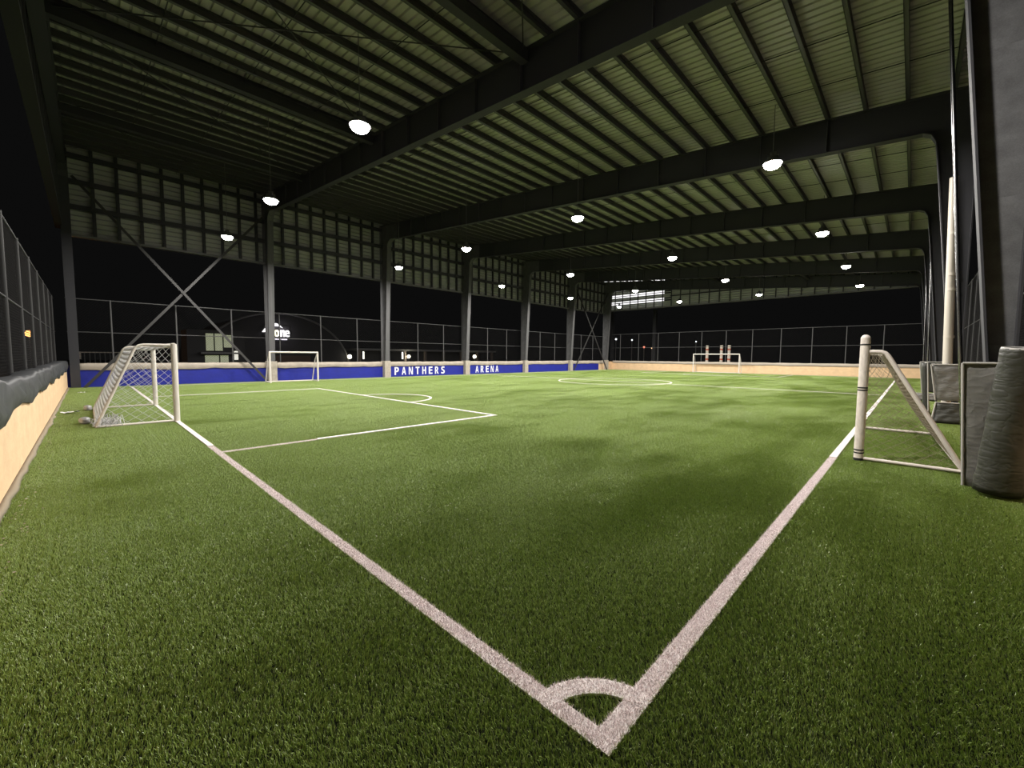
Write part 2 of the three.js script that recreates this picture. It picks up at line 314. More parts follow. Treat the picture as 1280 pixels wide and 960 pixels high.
{
  const up = struct('wall_rear_upper', 'ribbed metal cladding on dark posts above the blue wall', 'cladding');
  const top = roofTop(-26.6) + 0.2;
  for (let k = 0; k < 6; k++) {
    const x0 = FX[k], x1 = FX[k + 1], g = ribbedSheet(x1 - x0, CLAD_Y, () => top); g.translate(x0, 0, -26.62); part('cladding_sheet', g, M.clad, up);
    for (let x = x0 + 0.88; x < x1 - 0.25; x += 0.795) part('cladding_post', bx(x - 0.06, x + 0.06, CLAD_Y, top, -26.6, -26.48), M.steel, up);
    for (const y of [7.86, 8.93, 10.02]) part('cladding_rail', bx(x0 + 0.1, x1 - 0.1, y - 0.1, y + 0.1, -26.48, -26.38), M.steel, up);
    part('bottom_trim', bx(x0 + 0.12, x1 - 0.12, CLAD_Y - 0.1, CLAD_Y, -26.66, -26.42), M.trimgrey, up);
  }
  const far = struct('wall_far_upper', 'ribbed metal gable cladding above the far wall', 'cladding');
  const XF = 43.3, zt = z => roofTop(z) + 0.18;
  const sheetSpan = (z0, z1) => { const g = ribbedSheet(z0 - z1, 6.95, s => zt(z0 - s)); g.rotateY(-Math.PI / 2); g.scale(1, 1, -1); g.translate(XF, 0, z0); g.index === null && g.computeVertexNormals(); part('cladding_sheet', g, M.clad, far); };
  sheetSpan(0.9, -18.7);
  // the corner by the blue wall is clad in separate slats with open gaps
  { const slat = (y, h, z0, z1 = -26.6) => part('slat', bx(XF - 0.012, XF + 0.012, y, y + h, z1, z0), M.clad, far);
    for (const [y, h] of [[6.95, 0.2], [7.16, 0.2], [7.37, 0.18], [7.68, 0.1], [7.9, 0.22], [8.13, 0.18], [8.44, 0.08], [8.66, 0.22], [8.89, 0.22], [9.12, 0.22]]) slat(y, h, -18.7);
    slat(9.35, 0.22, -21); slat(9.58, 0.2, -22.6); slat(9.8, 0.2, -24.9); }
  for (let z = 0.4; z > -26.5; z -= 0.95) part('cladding_post', bx(XF - 0.1, XF - 0.02, 6.95, zt(z) - 0.02, z - 0.04, z + 0.04), M.steel, far);
  part('cladding_rail', bx(XF - 0.16, XF - 0.1, 7.94, 8.06, -18.7, -6), M.steel, far);
  part('cladding_rail', bx(XF - 0.16, XF - 0.1, 9.1, 9.22, -26.4, -16), M.steel, far);
  part('bottom_trim', bx(XF - 0.12, XF + 0.1, 6.85, 6.95, -26.5, 0.8), M.trimgrey, far);
  const near = struct('wall_left_upper', 'dark ribbed gable cladding above the tan wall', 'cladding');
  { const XL = -0.62, g = ribbedSheet(27.4, 6.95, s => zt(0.9 - s)); g.rotateY(Math.PI / 2); g.translate(XL, 0, 0.9); part('cladding_sheet', g, M.clad, near);
    for (let z = 0.4; z > -26.5; z -= 0.95) part('cladding_post', bx(XL + 0.02, XL + 0.1, 6.95, zt(z) - 0.02, z - 0.04, z + 0.04), M.steel, near);
    part('bottom_trim', bx(XL - 0.1, XL + 0.12, 6.85, 6.95, -26.5, 0.8), M.steel, near); }
}

// ------------------------------------------------------------------ roof
const ceiling = struct('ceiling', 'sloping ribbed metal roof on many dark purlins', 'roof');
{
  const x0 = -0.75, x1 = 43.5, z0 = 1.05, z1 = -26.95, P = 0.2, prof = [];
  for (let x = x0; x < x1; x += P) prof.push([x, 0], [x + 0.135, 0], [x + 0.15, 0.04], [x + 0.185, 0.04]);
  const pos = [], idx = []; const y = z => roofTop(z) + 0.2;
  for (const z of [z0, z1]) for (const [x, d] of prof) pos.push(x, y(z) + d, z);
  const m = prof.length; for (let j = 0; j < m - 1; j++) idx.push(j, j + 1, m + j, j + 1, m + j + 1, m + j);
  const g = new THREE.BufferGeometry(); g.setAttribute('position', new THREE.Float32BufferAttribute(pos, 3)); g.setIndex(idx); const o = g.toNonIndexed(); o.computeVertexNormals();
  part('roof_sheet', o, M.sheet, ceiling);
  for (let z = 0.36; z > -26.7; z -= 0.802) {                              // C-section purlins, one run each
    const yy = roofTop(z);
    part('purlin', merged([bx(-0.6, 43.3, yy, yy + 0.19, z - 0.006, z + 0.006), bx(-0.6, 43.3, yy, yy + 0.012, z - 0.006, z + 0.07), bx(-0.6, 43.3, yy + 0.18, yy + 0.192, z - 0.006, z + 0.07)]), M.purlin, ceiling);
  }
  for (let k = 0; k < 6; k++) for (const t of [0.25, 0.5, 0.75]) {          // sag rods between purlins
    const x = FX[k] + (FX[k + 1] - FX[k]) * t; part('sag_rod', rod(V(x, roofTop(0.4) + 0.07, 0.4), V(x, roofTop(-26.6) + 0.07, -26.6), 0.012, 5), M.rodsteel, ceiling);
  }
  for (const k of [0, 5]) {                                                // braced end bays: struts and crossed rods
    for (const z of [-6.7, -13.9, -20.6]) part('strut', bar(V(FX[k] + 0.05, roofTop(z) - 0.16, z), V(FX[k + 1] - 0.05, roofTop(z) - 0.16, z), 0.2, 0.26), M.steel, ceiling);
    const zs = [0, -6.7, -13.9, -20.6, -26]; for (let i = 0; i < 4; i++) for (const f of [0, 1]) { const a = f ? zs[i] : zs[i + 1], b = f ? zs[i + 1] : zs[i]; part('brace_rod', rod(V(FX[k] + 0.1, roofTop(a) - 0.1, a), V(FX[k + 1] - 0.1, roofTop(b) - 0.1, b), 0.015, 5), M.rodsteel, ceiling); }
  }
}

// ------------------------------------------------------------------ portal frames
function plate(pts, x, t) {                                               // polygon in the zy plane, thickness t along x
  const s = new THREE.Shape(pts.map(([z, y]) => new THREE.Vector2(-z, y))); const g = new THREE.ExtrudeGeometry(s, { depth: t, bevelEnabled: false, curveSegments: 6 });
  g.rotateY(Math.PI / 2); g.translate(x - t / 2, 0, 0); return g;          // shape x (= -z) -> world -z
}
function flange(pts, x, w, t) { const gs = []; for (let i = 0; i < pts.length - 1; i++) gs.push(bar(V(x, pts[i][1], pts[i][0]), V(x, pts[i + 1][1], pts[i + 1][0]), w, t, Math.abs(pts[i][0] - pts[i + 1][0]) < Math.abs(pts[i][1] - pts[i + 1][1]) ? V(0, 0, 1) : V(0, 1, 0))); return merged(gs); }
const frameLabels = [
  'dark steel portal frame in the corner of the tan and blue walls',
  'dark steel portal frame whose rear column stands behind the small white goal',
  'dark steel portal frame whose rear column stands just before the word PANTHERS',
  'dark steel portal frame whose rear column stands between PANTHERS and ARENA',
  'dark steel portal frame whose rear column stands just after the word ARENA',
  'dark steel portal frame, second from the slatted gable end',
  'dark steel end frame carrying the slatted far gable',
];
FX.forEach((x, k) => {
  const o = thing('portal_frame', frameLabels[k], 'steel frame', [x, 0, 0], 'steel portal frames');
  const yb = z => 6.95 + 0.0905 * (-z);
  // right column: tapered, narrow foot
  const rin = [[0.66, 0], [0.62, 1.4], [0.25, 5.6], [0.14, 6.7], [0.05, 6.88], [-0.1, 6.96]];
  const rout = [[0.82, 7.74], [0.82, 0]];
  const cr = part('column', plate([...rin, [-0.1, 7.82], ...rout], 0, 0.014), k === 1 ? M.webGrey : M.steel, o);
  part('flange', flange(rin, 0, 0.26, 0.022), M.steel, cr); part('flange', flange(rout, 0, 0.26, 0.022), M.steel, cr);
  // rear column
  const bin = [[-26.12, 0], [-25.76, 6.6], [-25.62, 8.85], [-25.5, 9.08], [-25.2, yb(-25.2)], [-24.6, yb(-24.6)]];
  const bout = [[-26.62, 10.35], [-26.62, 0]];
  const cb = part('column', plate([...bin, [-24.6, roofTop(-24.6)], ...bout], 0, 0.014), k ? M.column : M.steel, o);
  part('flange', flange(bin, 0, 0.3, 0.024), k ? M.column : M.steel, cb); part('flange', flange(bout, 0, 0.3, 0.024), k ? M.column : M.steel, cb);
  // rafter
  const ra = part('rafter', plate([[-0.1, yb(-0.1)], [-0.1, roofTop(-0.1)], [-24.6, roofTop(-24.6)], [-24.6, yb(-24.6)]], 0, 0.014), M.steel, o);
  part('flange', flange([[-0.1, yb(-0.1)], [-24.6, yb(-24.6)]], 0, 0.24, 0.02), M.steel, ra);
  part('flange', flange([[0.82, roofTop(0.82) - 0.012], [-26.62, roofTop(-26.62) - 0.012]], 0, 0.24, 0.02), M.steel, ra);
  for (let z = -2; z > -24; z -= 1.604) part('stiffener', bx(-0.09, 0.09, yb(z) + 0.01, roofTop(z) - 0.02, z - 0.007, z + 0.007), M.purlin, ra);
  if (k > 0) part('plinth', new RoundedBoxGeometry(0.46, 1.14, 0.62, 2, 0.02).translate(0, 0.57, -26.3), M.plinth, o).userData.label = 'beige rendered plinth at the column foot';
});

// crossed braces in the end bays of the rear wall
for (const k of [0, 5]) {
  const x0 = FX[k] + 0.25, x1 = FX[k + 1] - 0.3, z = -25.9;
  const angle = (a, b) => merged([bar(a, b, 0.012, 0.11, V(0, 1, 0)), bar(V(a.x, a.y, a.z - 0.05), V(b.x, b.y, b.z - 0.05), 0.11, 0.012, V(0, 1, 0))]);
  single('brace', angle(V(x0, 0.0, z), V(x1, 9.0, z)), M.brace, 'long steel angle brace with its foot ' + (k ? 'at the second last column' : 'in the tan wall corner'), 'brace', 'crossed wall braces');
  single('brace', angle(V(x1, 0.0, z + 0.06), V(x0, 9.0, z + 0.06)), M.brace, 'long steel angle brace with its foot ' + (k ? 'at the end column' : 'behind the small goal'), 'brace', 'crossed wall braces');
}

// ------------------------------------------------------------------ lamps
function makeLamp(x, z, label) {
  const y = 6.77, o = thing('high_bay_lamp', label, 'lamp', [x, y, z], 'lamps hung in rows under the roof');
  const prof = [[0.0, 0.30], [0.07, 0.30], [0.075, 0.2], [0.13, 0.17], [0.15, 0.1], [0.235, 0.05], [0.245, 0.0], [0.225, 0.0], [0.21, 0.035], [0, 0.04]].map(p => new THREE.Vector2(...p)).reverse();
  part('housing', new THREE.LatheGeometry(prof, 28), M.housing, o);
  const dome = []; for (let i = 0; i <= 8; i++) { const a = i / 8 * Math.PI / 2; dome.push(new THREE.Vector2(0.215 * Math.sin(a), -0.15 * Math.cos(a) + 0.005)); }
  part('lens', new THREE.LatheGeometry(dome, 24), M.lens, o).userData.label = 'glowing white lens';
  for (let i = 0; i < 8; i++) { const a = i / 8 * Math.PI * 2; part('fin', bx(0.06, 0.14, 0.1, 0.22, -0.004, 0.004).rotateY(a), M.housing, o); }
  part('hanger_rod', rod(V(0, 0.3, 0), V(0, roofTop(z) + 0.205 - y, 0), 0.01, 6), M.trimgrey, o);
  const L = new THREE.RectAreaLight(LAMP_COLOR, LAMP_RADIANCE, LAMP_SIZE, LAMP_SIZE); L.name = 'lamp_light'; L.rotation.x = -Math.PI / 2; L.position.y = -0.165; o.add(L);
}
const LX = [4.6, 13.2, 21.8, 30.4, 39.0], LZ = [-22.3, -16.0, -9.4, -3.0];
const rowName = ['over the near goal bay', 'over the PANTHERS bay', 'over the halfway line', 'past the ARENA bay', 'next to the slatted gable'];
const colName = ['first from the blue wall', 'second from the blue wall', 'third from the blue wall', 'fourth from the blue wall'];
LX.forEach((x, i) => LZ.forEach((z, j) => makeLamp(x, z, 'white lamp ' + rowName[i] + ', ' + colName[j])));

// ------------------------------------------------------------------ tarpaulins on the wall tops
function capTarp(fromX, toX, label) {                                      // lies over the rear wall
  const rings = []; const n = Math.max(6, Math.round((toX - fromX) / 0.15));
  for (let i = 0; i <= n; i++) { const x = fromX + (toX - fromX) * i / n, s = 0.03 * nz(x * 1.9, 1.2), t = 0.05 * nz(x * 0.8, 6.1), d = 0.02 * nz(x * 4.1, 2.2);
    const lo = 0.78 + t + s, hi = 1.08 + s * 0.8; rings.push([V(x, lo, Z_REAR + 0.01), V(x, lo - 0.01, Z_REAR + 0.05 + d), V(x, (lo + hi) / 2, Z_REAR + 0.06 + d * 1.5), V(x, hi - 0.03, Z_REAR + 0.05 + d), V(x, hi, Z_REAR), V(x, hi, Z_REAR - 0.2), V(x, hi - 0.03, Z_REAR - 0.25), V(x, 0.85, Z_REAR - 0.24), V(x, 0.85, Z_REAR - 0.21), V(x, hi - 0.05, Z_REAR - 0.21), V(x, hi - 0.06, Z_REAR + 0.0)]); }
  single('wall_tarp', loft(rings), M.tarpLight, label, 'tarpaulin', 'pale tarpaulins over the blue wall');
}
const capWhere = ['between the tan wall and the small white goal', 'between the small goal and PANTHERS', 'above the word PANTHERS', 'above the word ARENA', 'past the word ARENA', 'ending at the far corner'];
for (let k = 0; k < 6; k++) capTarp(FX[k] + (k ? 0.26 : 0.1), FX[k + 1] - 0.26, 'pale tarpaulin over the blue wall ' + capWhere[k]);
{ // far wall
  const rings = []; for (let z = Z_REAR + 0.1; z < 1.2; z += 0.2) { const s = 0.03 * nz(z * 1.7, 4.4), lo = 0.82 + 0.03 * nz(z * 0.9, 8.2), hi = 1.08 + s; rings.push([V(X_FAR - 0.01, lo, z), V(X_FAR - 0.05, lo, z), V(X_FAR - 0.06, (lo + hi) / 2, z), V(X_FAR - 0.05, hi - 0.03, z), V(X_FAR, hi, z), V(X_FAR + 0.22, hi, z), V(X_FAR + 0.25, hi - 0.05, z), V(X_FAR + 0.24, 0.85, z), V(X_FAR + 0.21, 0.85, z), V(X_FAR + 0.205, hi - 0.06, z), V(X_FAR - 0.005, hi - 0.06, z)]); }
  single('wall_tarp', loft(rings), std({ color: 0xffffff, map: M.tarpLight.map, roughness: 0.6, side: THREE.DoubleSide, }), 'grey tarpaulin folded over the far tan wall', 'tarpaulin');
}
{ // dark torn sheet over the left wall
  const rings = [];
  for (let z = Z_REAR + 0.35; z < 1.9; z += 0.09) {
    const scal = 0.10 * Math.abs(Math.sin(z * 1.05 + 0.6 + 0.5 * nz(z * 0.5, 2))) + 0.07 * nz(z * 1.3, 5.5), lo = 0.74 + scal, w = 0.035 * nz(z * 2.7, 1.1) + 0.02 * nz(z * 6.5, 3.3), hi = 1.2 + 0.06 * nz(z * 1.1, 9.4);
    const X = X_LEFT; rings.push([V(X + 0.006, lo, z), V(X + 0.03, lo - 0.005, z), V(X + 0.06 + w, lo + 0.12, z), V(X + 0.055 - w, lo + 0.24, z), V(X + 0.05 + w * 0.5, hi - 0.05, z), V(X + 0.01, hi, z), V(X - 0.2, hi - 0.01, z), V(X - 0.235, hi - 0.08, z), V(X - 0.23, 0.8, z), V(X - 0.21, 0.8, z), V(X - 0.205, 1.06, z), V(X + 0.006, 1.06, z)]);
  }
  single('wall_tarp', loft(rings), M.tarpDark, 'dark grey torn tarpaulin draped over the left tan wall', 'tarpaulin');
}

// ------------------------------------------------------------------ fences
function fence(label, a, b, h0, h1, o = {}) {                              // a,b: ground points [x,z]
  const dx = b[0] - a[0], dz = b[1] - a[1], L = Math.hypot(dx, dz), ux = dx / L, uz = dz / L;
  const f = thing('mesh_fence', label, 'fence', [a[0], 0, a[1]], 'mesh fences around the pitch');
  const P = (s, y) => V(ux * s, y, uz * s);
  for (let s = o.start ?? 0.2; s < L; s += 2.37) part('post', rod(P(s, -0.16), P(s, h1 + 0.03), 0.035, 8), o.steel ?? M.fence, f);
  part('rail', rod(P(0, h1), P(L, h1), 0.024, 6), o.steel ?? M.fence, f);
  part('rail', rod(P(0, (h0 + h1) / 2), P(L, (h0 + h1) / 2), 0.02, 6), o.steel ?? M.fence, f);
  const c = o.cell ?? 0.12, w = o.wire ?? 0.0022, H = h1 - h0, pos = [];
  const quad = (p, q) => { const d = new THREE.Vector3().subVectors(q, p).normalize(), n = V(-uz, 0, ux), t = new THREE.Vector3().crossVectors(d, n).multiplyScalar(w); const m = n.clone().multiplyScalar(w);
    const ring = [p.clone().add(t), p.clone().sub(t).sub(m), p.clone().sub(t).add(m)], ring2 = ring.map(v => v.clone().add(q).sub(p));
    for (let i = 0; i < 3; i++) { const A = ring[i], B = ring[(i + 1) % 3], C = ring2[i], D = ring2[(i + 1) % 3]; for (const v of [A, B, D, A, D, C]) pos.push(v.x, v.y, v.z); } };
  for (let s = -H; s < L; s += c) { // both diagonals, clipped to the panel
    const s0 = Math.max(s, 0), s1 = Math.min(s + H, L); if (s1 - s0 < 0.02) continue;
    quad(P(s0, h0 + (s0 - s)), P(s1, h0 + (s1 - s))); quad(P(s0, h1 - (s0 - s)), P(s1, h1 - (s1 - s)));
  }
  const g = new THREE.BufferGeometry(); g.setAttribute('position', new THREE.Float32BufferAttribute(pos, 3)); g.computeVertexNormals();
  const m = part('mesh', g, o.mat ?? M.netDark, f); m.userData.kind = 'stuff';
}
fence('grey post and mesh fence standing behind the blue wall', [-0.6, -26.85], [X_FAR, -26.85], 1.0, 3.95, { start: 1.44 });
fence('grey post and mesh fence standing behind the far tan wall', [X_FAR + 0.4, -26.6], [X_FAR + 0.4, 1.4], 1.0, 4.25, { start: 1.15 });
fence('dark mesh fence rising from the torn tarpaulin on the left wall', [-0.93, 1.6], [-0.93, -26.5], 1.05, 3.85, { start: 0.8, cell: 0.1, wire: 0.0016, steel: M.fenceDark });
fence('dark mesh fence behind the padded columns', [-0.6, 1.82], [X_FAR, 1.82], 0.95, 5.2, { start: 1.0, cell: 0.12, wire: 0.002, steel: M.fenceDark });

// ------------------------------------------------------------------ goals
function netLines(corners, cell, r, sag = 0) {                             // bilinear quad with diagonal cords
  const [A, B, C, D] = corners, pos = []; const at = (u, v) => { const p = A.clone().multiplyScalar((1 - u) * (1 - v)).addScaledVector(B, u * (1 - v)).addScaledVector(C, u * v).addScaledVector(D, (1 - u) * v); p.y -= sag * 16 * u * (1 - u) * v * (1 - v); return p; };
  const wU = (A.distanceTo(B) + D.distanceTo(C)) / 2, hV = (A.distanceTo(D) + B.distanceTo(C)) / 2, gs = [];
  const seg = (p, q) => { if (p.distanceTo(q) > 0.01) gs.push(rod(p, q, r, 3)); };
  const n = 6;
  for (let s = -hV; s < wU; s += cell) for (const f of [0, 1]) {
    const s0 = Math.max(s, 0), s1 = Math.min(s + hV, wU); if (s1 - s0 < 0.04) continue; let prev = null;
    for (let i = 0; i <= n; i++) { const t = s0 + (s1 - s0) * i / n; let v = (t - s) / hV; if (f) v = 1 - v; const p = at(t / wU, v); if (prev) seg(prev, p); prev = p; }
  }
  return merged(gs);
}
{ // left goal
  const o = thing('football_goal', 'white tubular goal with slack white net beside the tan wall', 'goal', [GX, 0, -11.7]);
  const z0 = 0, z1 = -4.15, H = 1.73, bt = -0.6, bb = -1.27;
  for (const z of [z0, z1]) {
    part('post', rod(V(0, 0, z), V(0, H, z), 0.056, 14), M.white, o);
    part('side_frame', merged([tube([V(-0.03, H - 0.03, z), V(bt + 0.1, H - 0.03, z), V(bt, H - 0.06, z), V(bt - 0.06, H - 0.16, z), V(bb, 0.03, z)], 0.026, 8, 30), rod(V(bb, 0.03, z), V(-0.04, 0.03, z), 0.026, 8)]), M.white, o);
  }
  part('crossbar', rod(V(0, H - 0.03, z0), V(0, H - 0.03, z1), 0.05, 14), M.white, o);
  part('rear_bar', rod(V(bb, 0.03, z0), V(bb, 0.03, z1), 0.026, 8), M.white, o);
  const n1 = [V(0, 0.06, z0), V(0, H - 0.05, z0), V(bt, H - 0.08, z0), V(bb, 0.05, z0)], n2 = n1.map(p => p.clone().setZ(z1));
  part('side_net', netLines([n1[1], n1[2], n1[3], n1[0]], 0.16, 0.004), M.netWhite, o);
  part('side_net', netLines([n2[1], n2[2], n2[3], n2[0]], 0.16, 0.004), M.netWhite, o);
  part('rear_net', netLines([n1[2], n2[2], n2[3], n1[3]], 0.2, 0.005, 0.1), M.netWhite, o);
  part('roof_net', netLines([n1[1], n2[1], n2[2], n1[2]], 0.2, 0.005, 0.08), M.netWhite, o);
  const heap = []; for (let i = 0; i < 46; i++) { const z = rr(-0.8, 0.0), x = bb + rr(0, 0.35), pts = []; for (let k = 0; k < 4; k++) pts.push(V(x + rr(-0.15, 0.15), 0.03 + Math.abs(rr(0, 0.22)) * (k % 2), z + rr(-0.25, 0.25))); heap.push(tube(pts, 0.006, 3, 8)); }
  part('net_heap', merged(heap), M.netWhite, o).userData.label = 'heap of loose net at the rear foot';
}
function bag(name, label, x, z, s, mat, group) {
  const rings = []; for (let i = 0; i <= 10; i++) { const t = i / 10, R = []; for (let j = 0; j < 14; j++) { const a = j / 14 * Math.PI * 2, r = s * Math.sqrt(Math.max(0.02, 1 - Math.pow(2 * t - 1, 4))) * (1 + 0.2 * nz(a * 1.3 + x, t * 3, z)); R.push(V(x + r * Math.cos(a) * 0.8, 0.005 + s * 1.5 * t, z + r * Math.sin(a))); } rings.push(R); }
  single(name, loft(rings), mat, label, 'bag', group);
}
bag('weight_bag', 'shiny silver weight bag on the rear foot of the left goal', -0.1, -12.55, 0.105, M.silver, 'goal weight bags');
bag('weight_bag', 'small silver weight bag behind the rear bar of the left goal', -0.05, -15.5, 0.1, M.silver, 'goal weight bags');
{ // right goal
  const o = thing('football_goal', 'worn white goal with taped post beside grey padded column', 'goal', [7.85, 0, -0.5]);
  const W = 3.6, skew = -0.2, H = 1.79, C = 1.6, P = (s, y, z) => V(s, y, z + skew * s / W);
  for (const [s, top] of [[0, H], [W, C + 0.05]]) {
    const post = part('post', rod(P(s, 0, 0), P(s, top, 0), 0.057, 14), M.whiteWorn, o);
    if (!s) { part('post_cap', new THREE.SphereGeometry(0.058, 14, 8, 0, Math.PI * 2, 0, Math.PI / 2).translate(0, top, 0), M.whiteWorn, post);
      for (const y of [1.7, 1.08, 1.05, 0.17, 0.13]) part('tape_band', new THREE.CylinderGeometry(0.0595, 0.0595, 0.02, 14, 1, true).rotateZ(rr(-0.12, 0.12)).translate(0, y, 0), M.tape, post); part('foot', rod(V(0, 0, 0), V(0, 0.05, 0), 0.06, 12), M.tape, post); }
    part('side_frame', merged([tube([P(s, C, 0.03), P(s, C, 0.17), P(s, C - 0.02, 0.22), P(s, C - 0.09, 0.27), P(s, 0.09, 1.03), P(s, 0.04, 1.05)], 0.03, 8, 40), rod(P(s, 0.045, 1.05), P(s, 0.045, 0.05), 0.024, 8)]), M.whiteWorn, o);
  }
  part('crossbar', rod(P(0, C, 0), P(W, C, 0), 0.045, 12), M.whiteWorn, o);
  part('rear_bar', rod(P(0, 0.045, 1.05), P(W, 0.045, 1.05), 0.024, 8), M.whiteWorn, o);
  const q = s => [P(s, 0.06, 0.04), P(s, C - 0.03, 0.04), P(s, C - 0.04, 0.22), P(s, 0.06, 1.03)];
  const a = q(0.0), b = q(W);
  part('side_net', netLines([a[1], a[2], a[3], a[0]], 0.1, 0.003), M.netBrown, o); part('side_net', netLines([b[1], b[2], b[3], b[0]], 0.1, 0.003), M.netBrown, o);
  part('rear_net', netLines([a[2], b[2], b[3], a[3]], 0.11, 0.0035, 0.12), M.netBrown, o);
}
function smallGoal(label, ox, oz, turn, W, H, D) {                          // front frame in local x, opens toward +z
  const o = thing('football_goal', label, 'goal', [ox, 0, oz]); o.rotation.y = turn;
  for (const s of [0, W]) { part('post', rod(V(s, 0, 0), V(s, H, 0), 0.05, 12), M.white, o); part('side_frame', merged([tube([V(s, H - 0.04, -0.04), V(s, H * 0.75, -D * 0.45), V(s, 0.04, -D)], 0.028, 8, 14), rod(V(s, 0.04, -D), V(s, 0.04, 0), 0.026, 8)]), M.white, o); }
  part('crossbar', rod(V(-0.03, H, 0), V(W + 0.03, H, 0), 0.05, 12), M.white, o);
  part('rear_bar', rod(V(0, 0.04, -D), V(W, 0.04, -D), 0.026, 8), M.white, o);
}
smallGoal('small white open goal in front of the blue wall', 6.75, -24.5, 0, 2.45, 1.65, 0.85);
smallGoal('white open goal in front of the far tan wall', FAR_X, -11.9 - 4.3, -Math.PI / 2, 4.3, 1.86, 0.8);
scene.children[scene.children.length - 1].position.set(FAR_X, 0, -16.2);

// ------------------------------------------------------------------ column pads, poles and pipes on the right
function padPanel(name, label, q, t, mat, group) {                          // q: four corners (bottom a, bottom b, top b, top a), thickness t
  const n = new THREE.Vector3().crossVectors(new THREE.Vector3().subVectors(q[1], q[0]), new THREE.Vector3().subVectors(q[3], q[0])).normalize().multiplyScalar(t);
  const rings = [], N = 12, Mx = 10; const at = (u, v) => q[0].clone().multiplyScalar((1 - u) * (1 - v)).addScaledVector(q[1], u * (1 - v)).addScaledVector(q[2], u * v).addScaledVector(q[3], (1 - u) * v);
  for (let j = 0; j <= N; j++) { const v = j / N, R = [], F2 = []; for (let i = 0; i <= Mx; i++) { const u = i / Mx, e = Math.min(1, 8 * Math.min(u, 1 - u), 10 * Math.min(v, 1 - v) + 0.25); const w = 0.16 * t * nz(u * 4 + q[0].x, v * 7, q[0].z) ; const p = at(u, v); F2.push(p.clone().addScaledVector(n, 0.5 * (0.55 + 0.45 * e) + w / t)); R.push(p.clone().addScaledVector(n, -0.5 * (0.55 + 0.45 * e))); } rings.push([...F2, ...R.reverse()]); }
  const o = thing(name, label, 'pad', [0, 0, 0], group);
  part('pad_body', loft(rings), mat, o);
  part('piping', merged([rod(q[3], q[2], 0.014, 6), rod(q[0], q[3], 0.014, 6), rod(q[1], q[2], 0.014, 6)].map(g => g.translate(n.x * 0.45, n.y * 0.45, n.z * 0.45))), M.padTrim, o);
}
padPanel('column_pad', 'tall grey vinyl pad panel standing against the near column', [V(7.2, 0.01, 0.5), V(7.2, 0.01, 1.0), V(7.12, 1.46, 1.0), V(7.12, 1.46, 0.42)], 0.09, M.pad, 'vinyl pads around the columns');
{ // rolled mat leaning on the pad
  const a = V(6.86, 0.06, 0.735), b = V(6.72, 1.6, 0.82), d = new THREE.Vector3().subVectors(b, a), L = d.length(); d.normalize();
  const s = new THREE.Vector3().crossVectors(d, V(0, 0, 1)).normalize(), t = new THREE.Vector3().crossVectors(s, d).normalize();
  const ring = (v, r) => { const R = []; for (let i = 0; i < 40; i++) { const q = i / 40 * Math.PI * 2; const w = 1 + 0.05 * nz(Math.cos(q) * 2, v * 9, Math.sin(q) * 2) + 0.03 * nz(v * 26, q); R.push(a.clone().addScaledVector(d, v * L).addScaledVector(s, Math.cos(q) * r * w).addScaledVector(t, Math.sin(q) * r * w)); } return R; };
  const rings = []; for (let i = 0; i <= 22; i++) rings.push(ring(i / 22, 0.165 + 0.02 * (1 - i / 22))); rings.push(ring(1.012, 0.155), ring(1.01, 0.135)); for (let i = 21; i >= 12; i--) rings.push(ring(i / 22, 0.128));
  const o = thing('rolled_mat', 'dark rolled vinyl mat leaning against the grey pad panel', 'mat');
  part('mat_body', loft(rings), M.padDark, o);
  part('rim', tube(ring(1.008, 0.15).filter((_, i) => i % 4 === 0), 0.016, 6, 40, true), M.padTrim, o);
}
padPanel('column_pad', 'grey vinyl pad hung on the second column beside the cream pipe', [V(13.88, 0.54, 0.43), V(13.88, 0.54, 0.9), V(13.88, 1.38, 0.95), V(13.88, 1.38, 0.32)], 0.14, M.pad, 'vinyl pads around the columns');
padPanel('column_pad', 'low grey vinyl pad lying at the foot of the second column', [V(13.78, 0.02, 0.38), V(13.78, 0.02, 0.95), V(13.88, 0.48, 0.95), V(13.88, 0.48, 0.44)], 0.16, M.padDark, 'vinyl pads around the columns');
padPanel('column_pad', 'dark narrow vinyl pad edge behind the second column', [V(15.6, 0.02, 0.32), V(16.2, 0.02, 0.36), V(16.2, 1.4, 0.2), V(15.6, 1.4, 0.24)], 0.12, M.padDark, 'vinyl pads around the columns');
padPanel('column_pad', 'dark vinyl pad wrapped on the third column', [V(21.3, 0.3, 0.3), V(21.3, 0.3, 0.95), V(21.3, 1.4, 0.95), V(21.3, 1.4, 0.2)], 0.14, M.padDark, 'vinyl pads around the columns');
padPanel('column_pad', 'pale vinyl pad crumpled at the foot of the third column', [V(20.8, 0.02, 0.0), V(20.8, 0.02, 0.7), V(20.9, 0.25, 0.7), V(20.9, 0.25, 0.1)], 0.2, M.pad, 'vinyl pads around the columns');
{ const o = thing('drain_pipe', 'cream plastic drain pipe rising beside the second column', 'pipe', [14.15, 0, 0.53]); part('pipe', rod(V(0, 0.0, 0.1), V(0, 5.7, -0.05), 0.085, 14, 0.08), M.pvc, o); for (const y of [2.0, 3.1, 3.45, 4.4]) part('joint_ring', rod(V(0, y, 0.1 - 0.0225 * y), V(0, y + 0.06, 0.1 - 0.0225 * y), 0.093, 14), M.pvc, o); }
single('steel_pole', merged([rod(V(9.4, 0, 0.64), V(9.4, 7.6, 0.09), 0.026, 12)]), M.chrome, 'thin shiny steel pole between the first two padded columns', 'pole', 'thin steel poles on the right');
single('steel_pole', merged([rod(V(24.8, 0, 0.5), V(24.8, 6.9, 0.32), 0.03, 10)]), M.chrome, 'thin steel pole past the third padded column', 'pole', 'thin steel poles on the right');
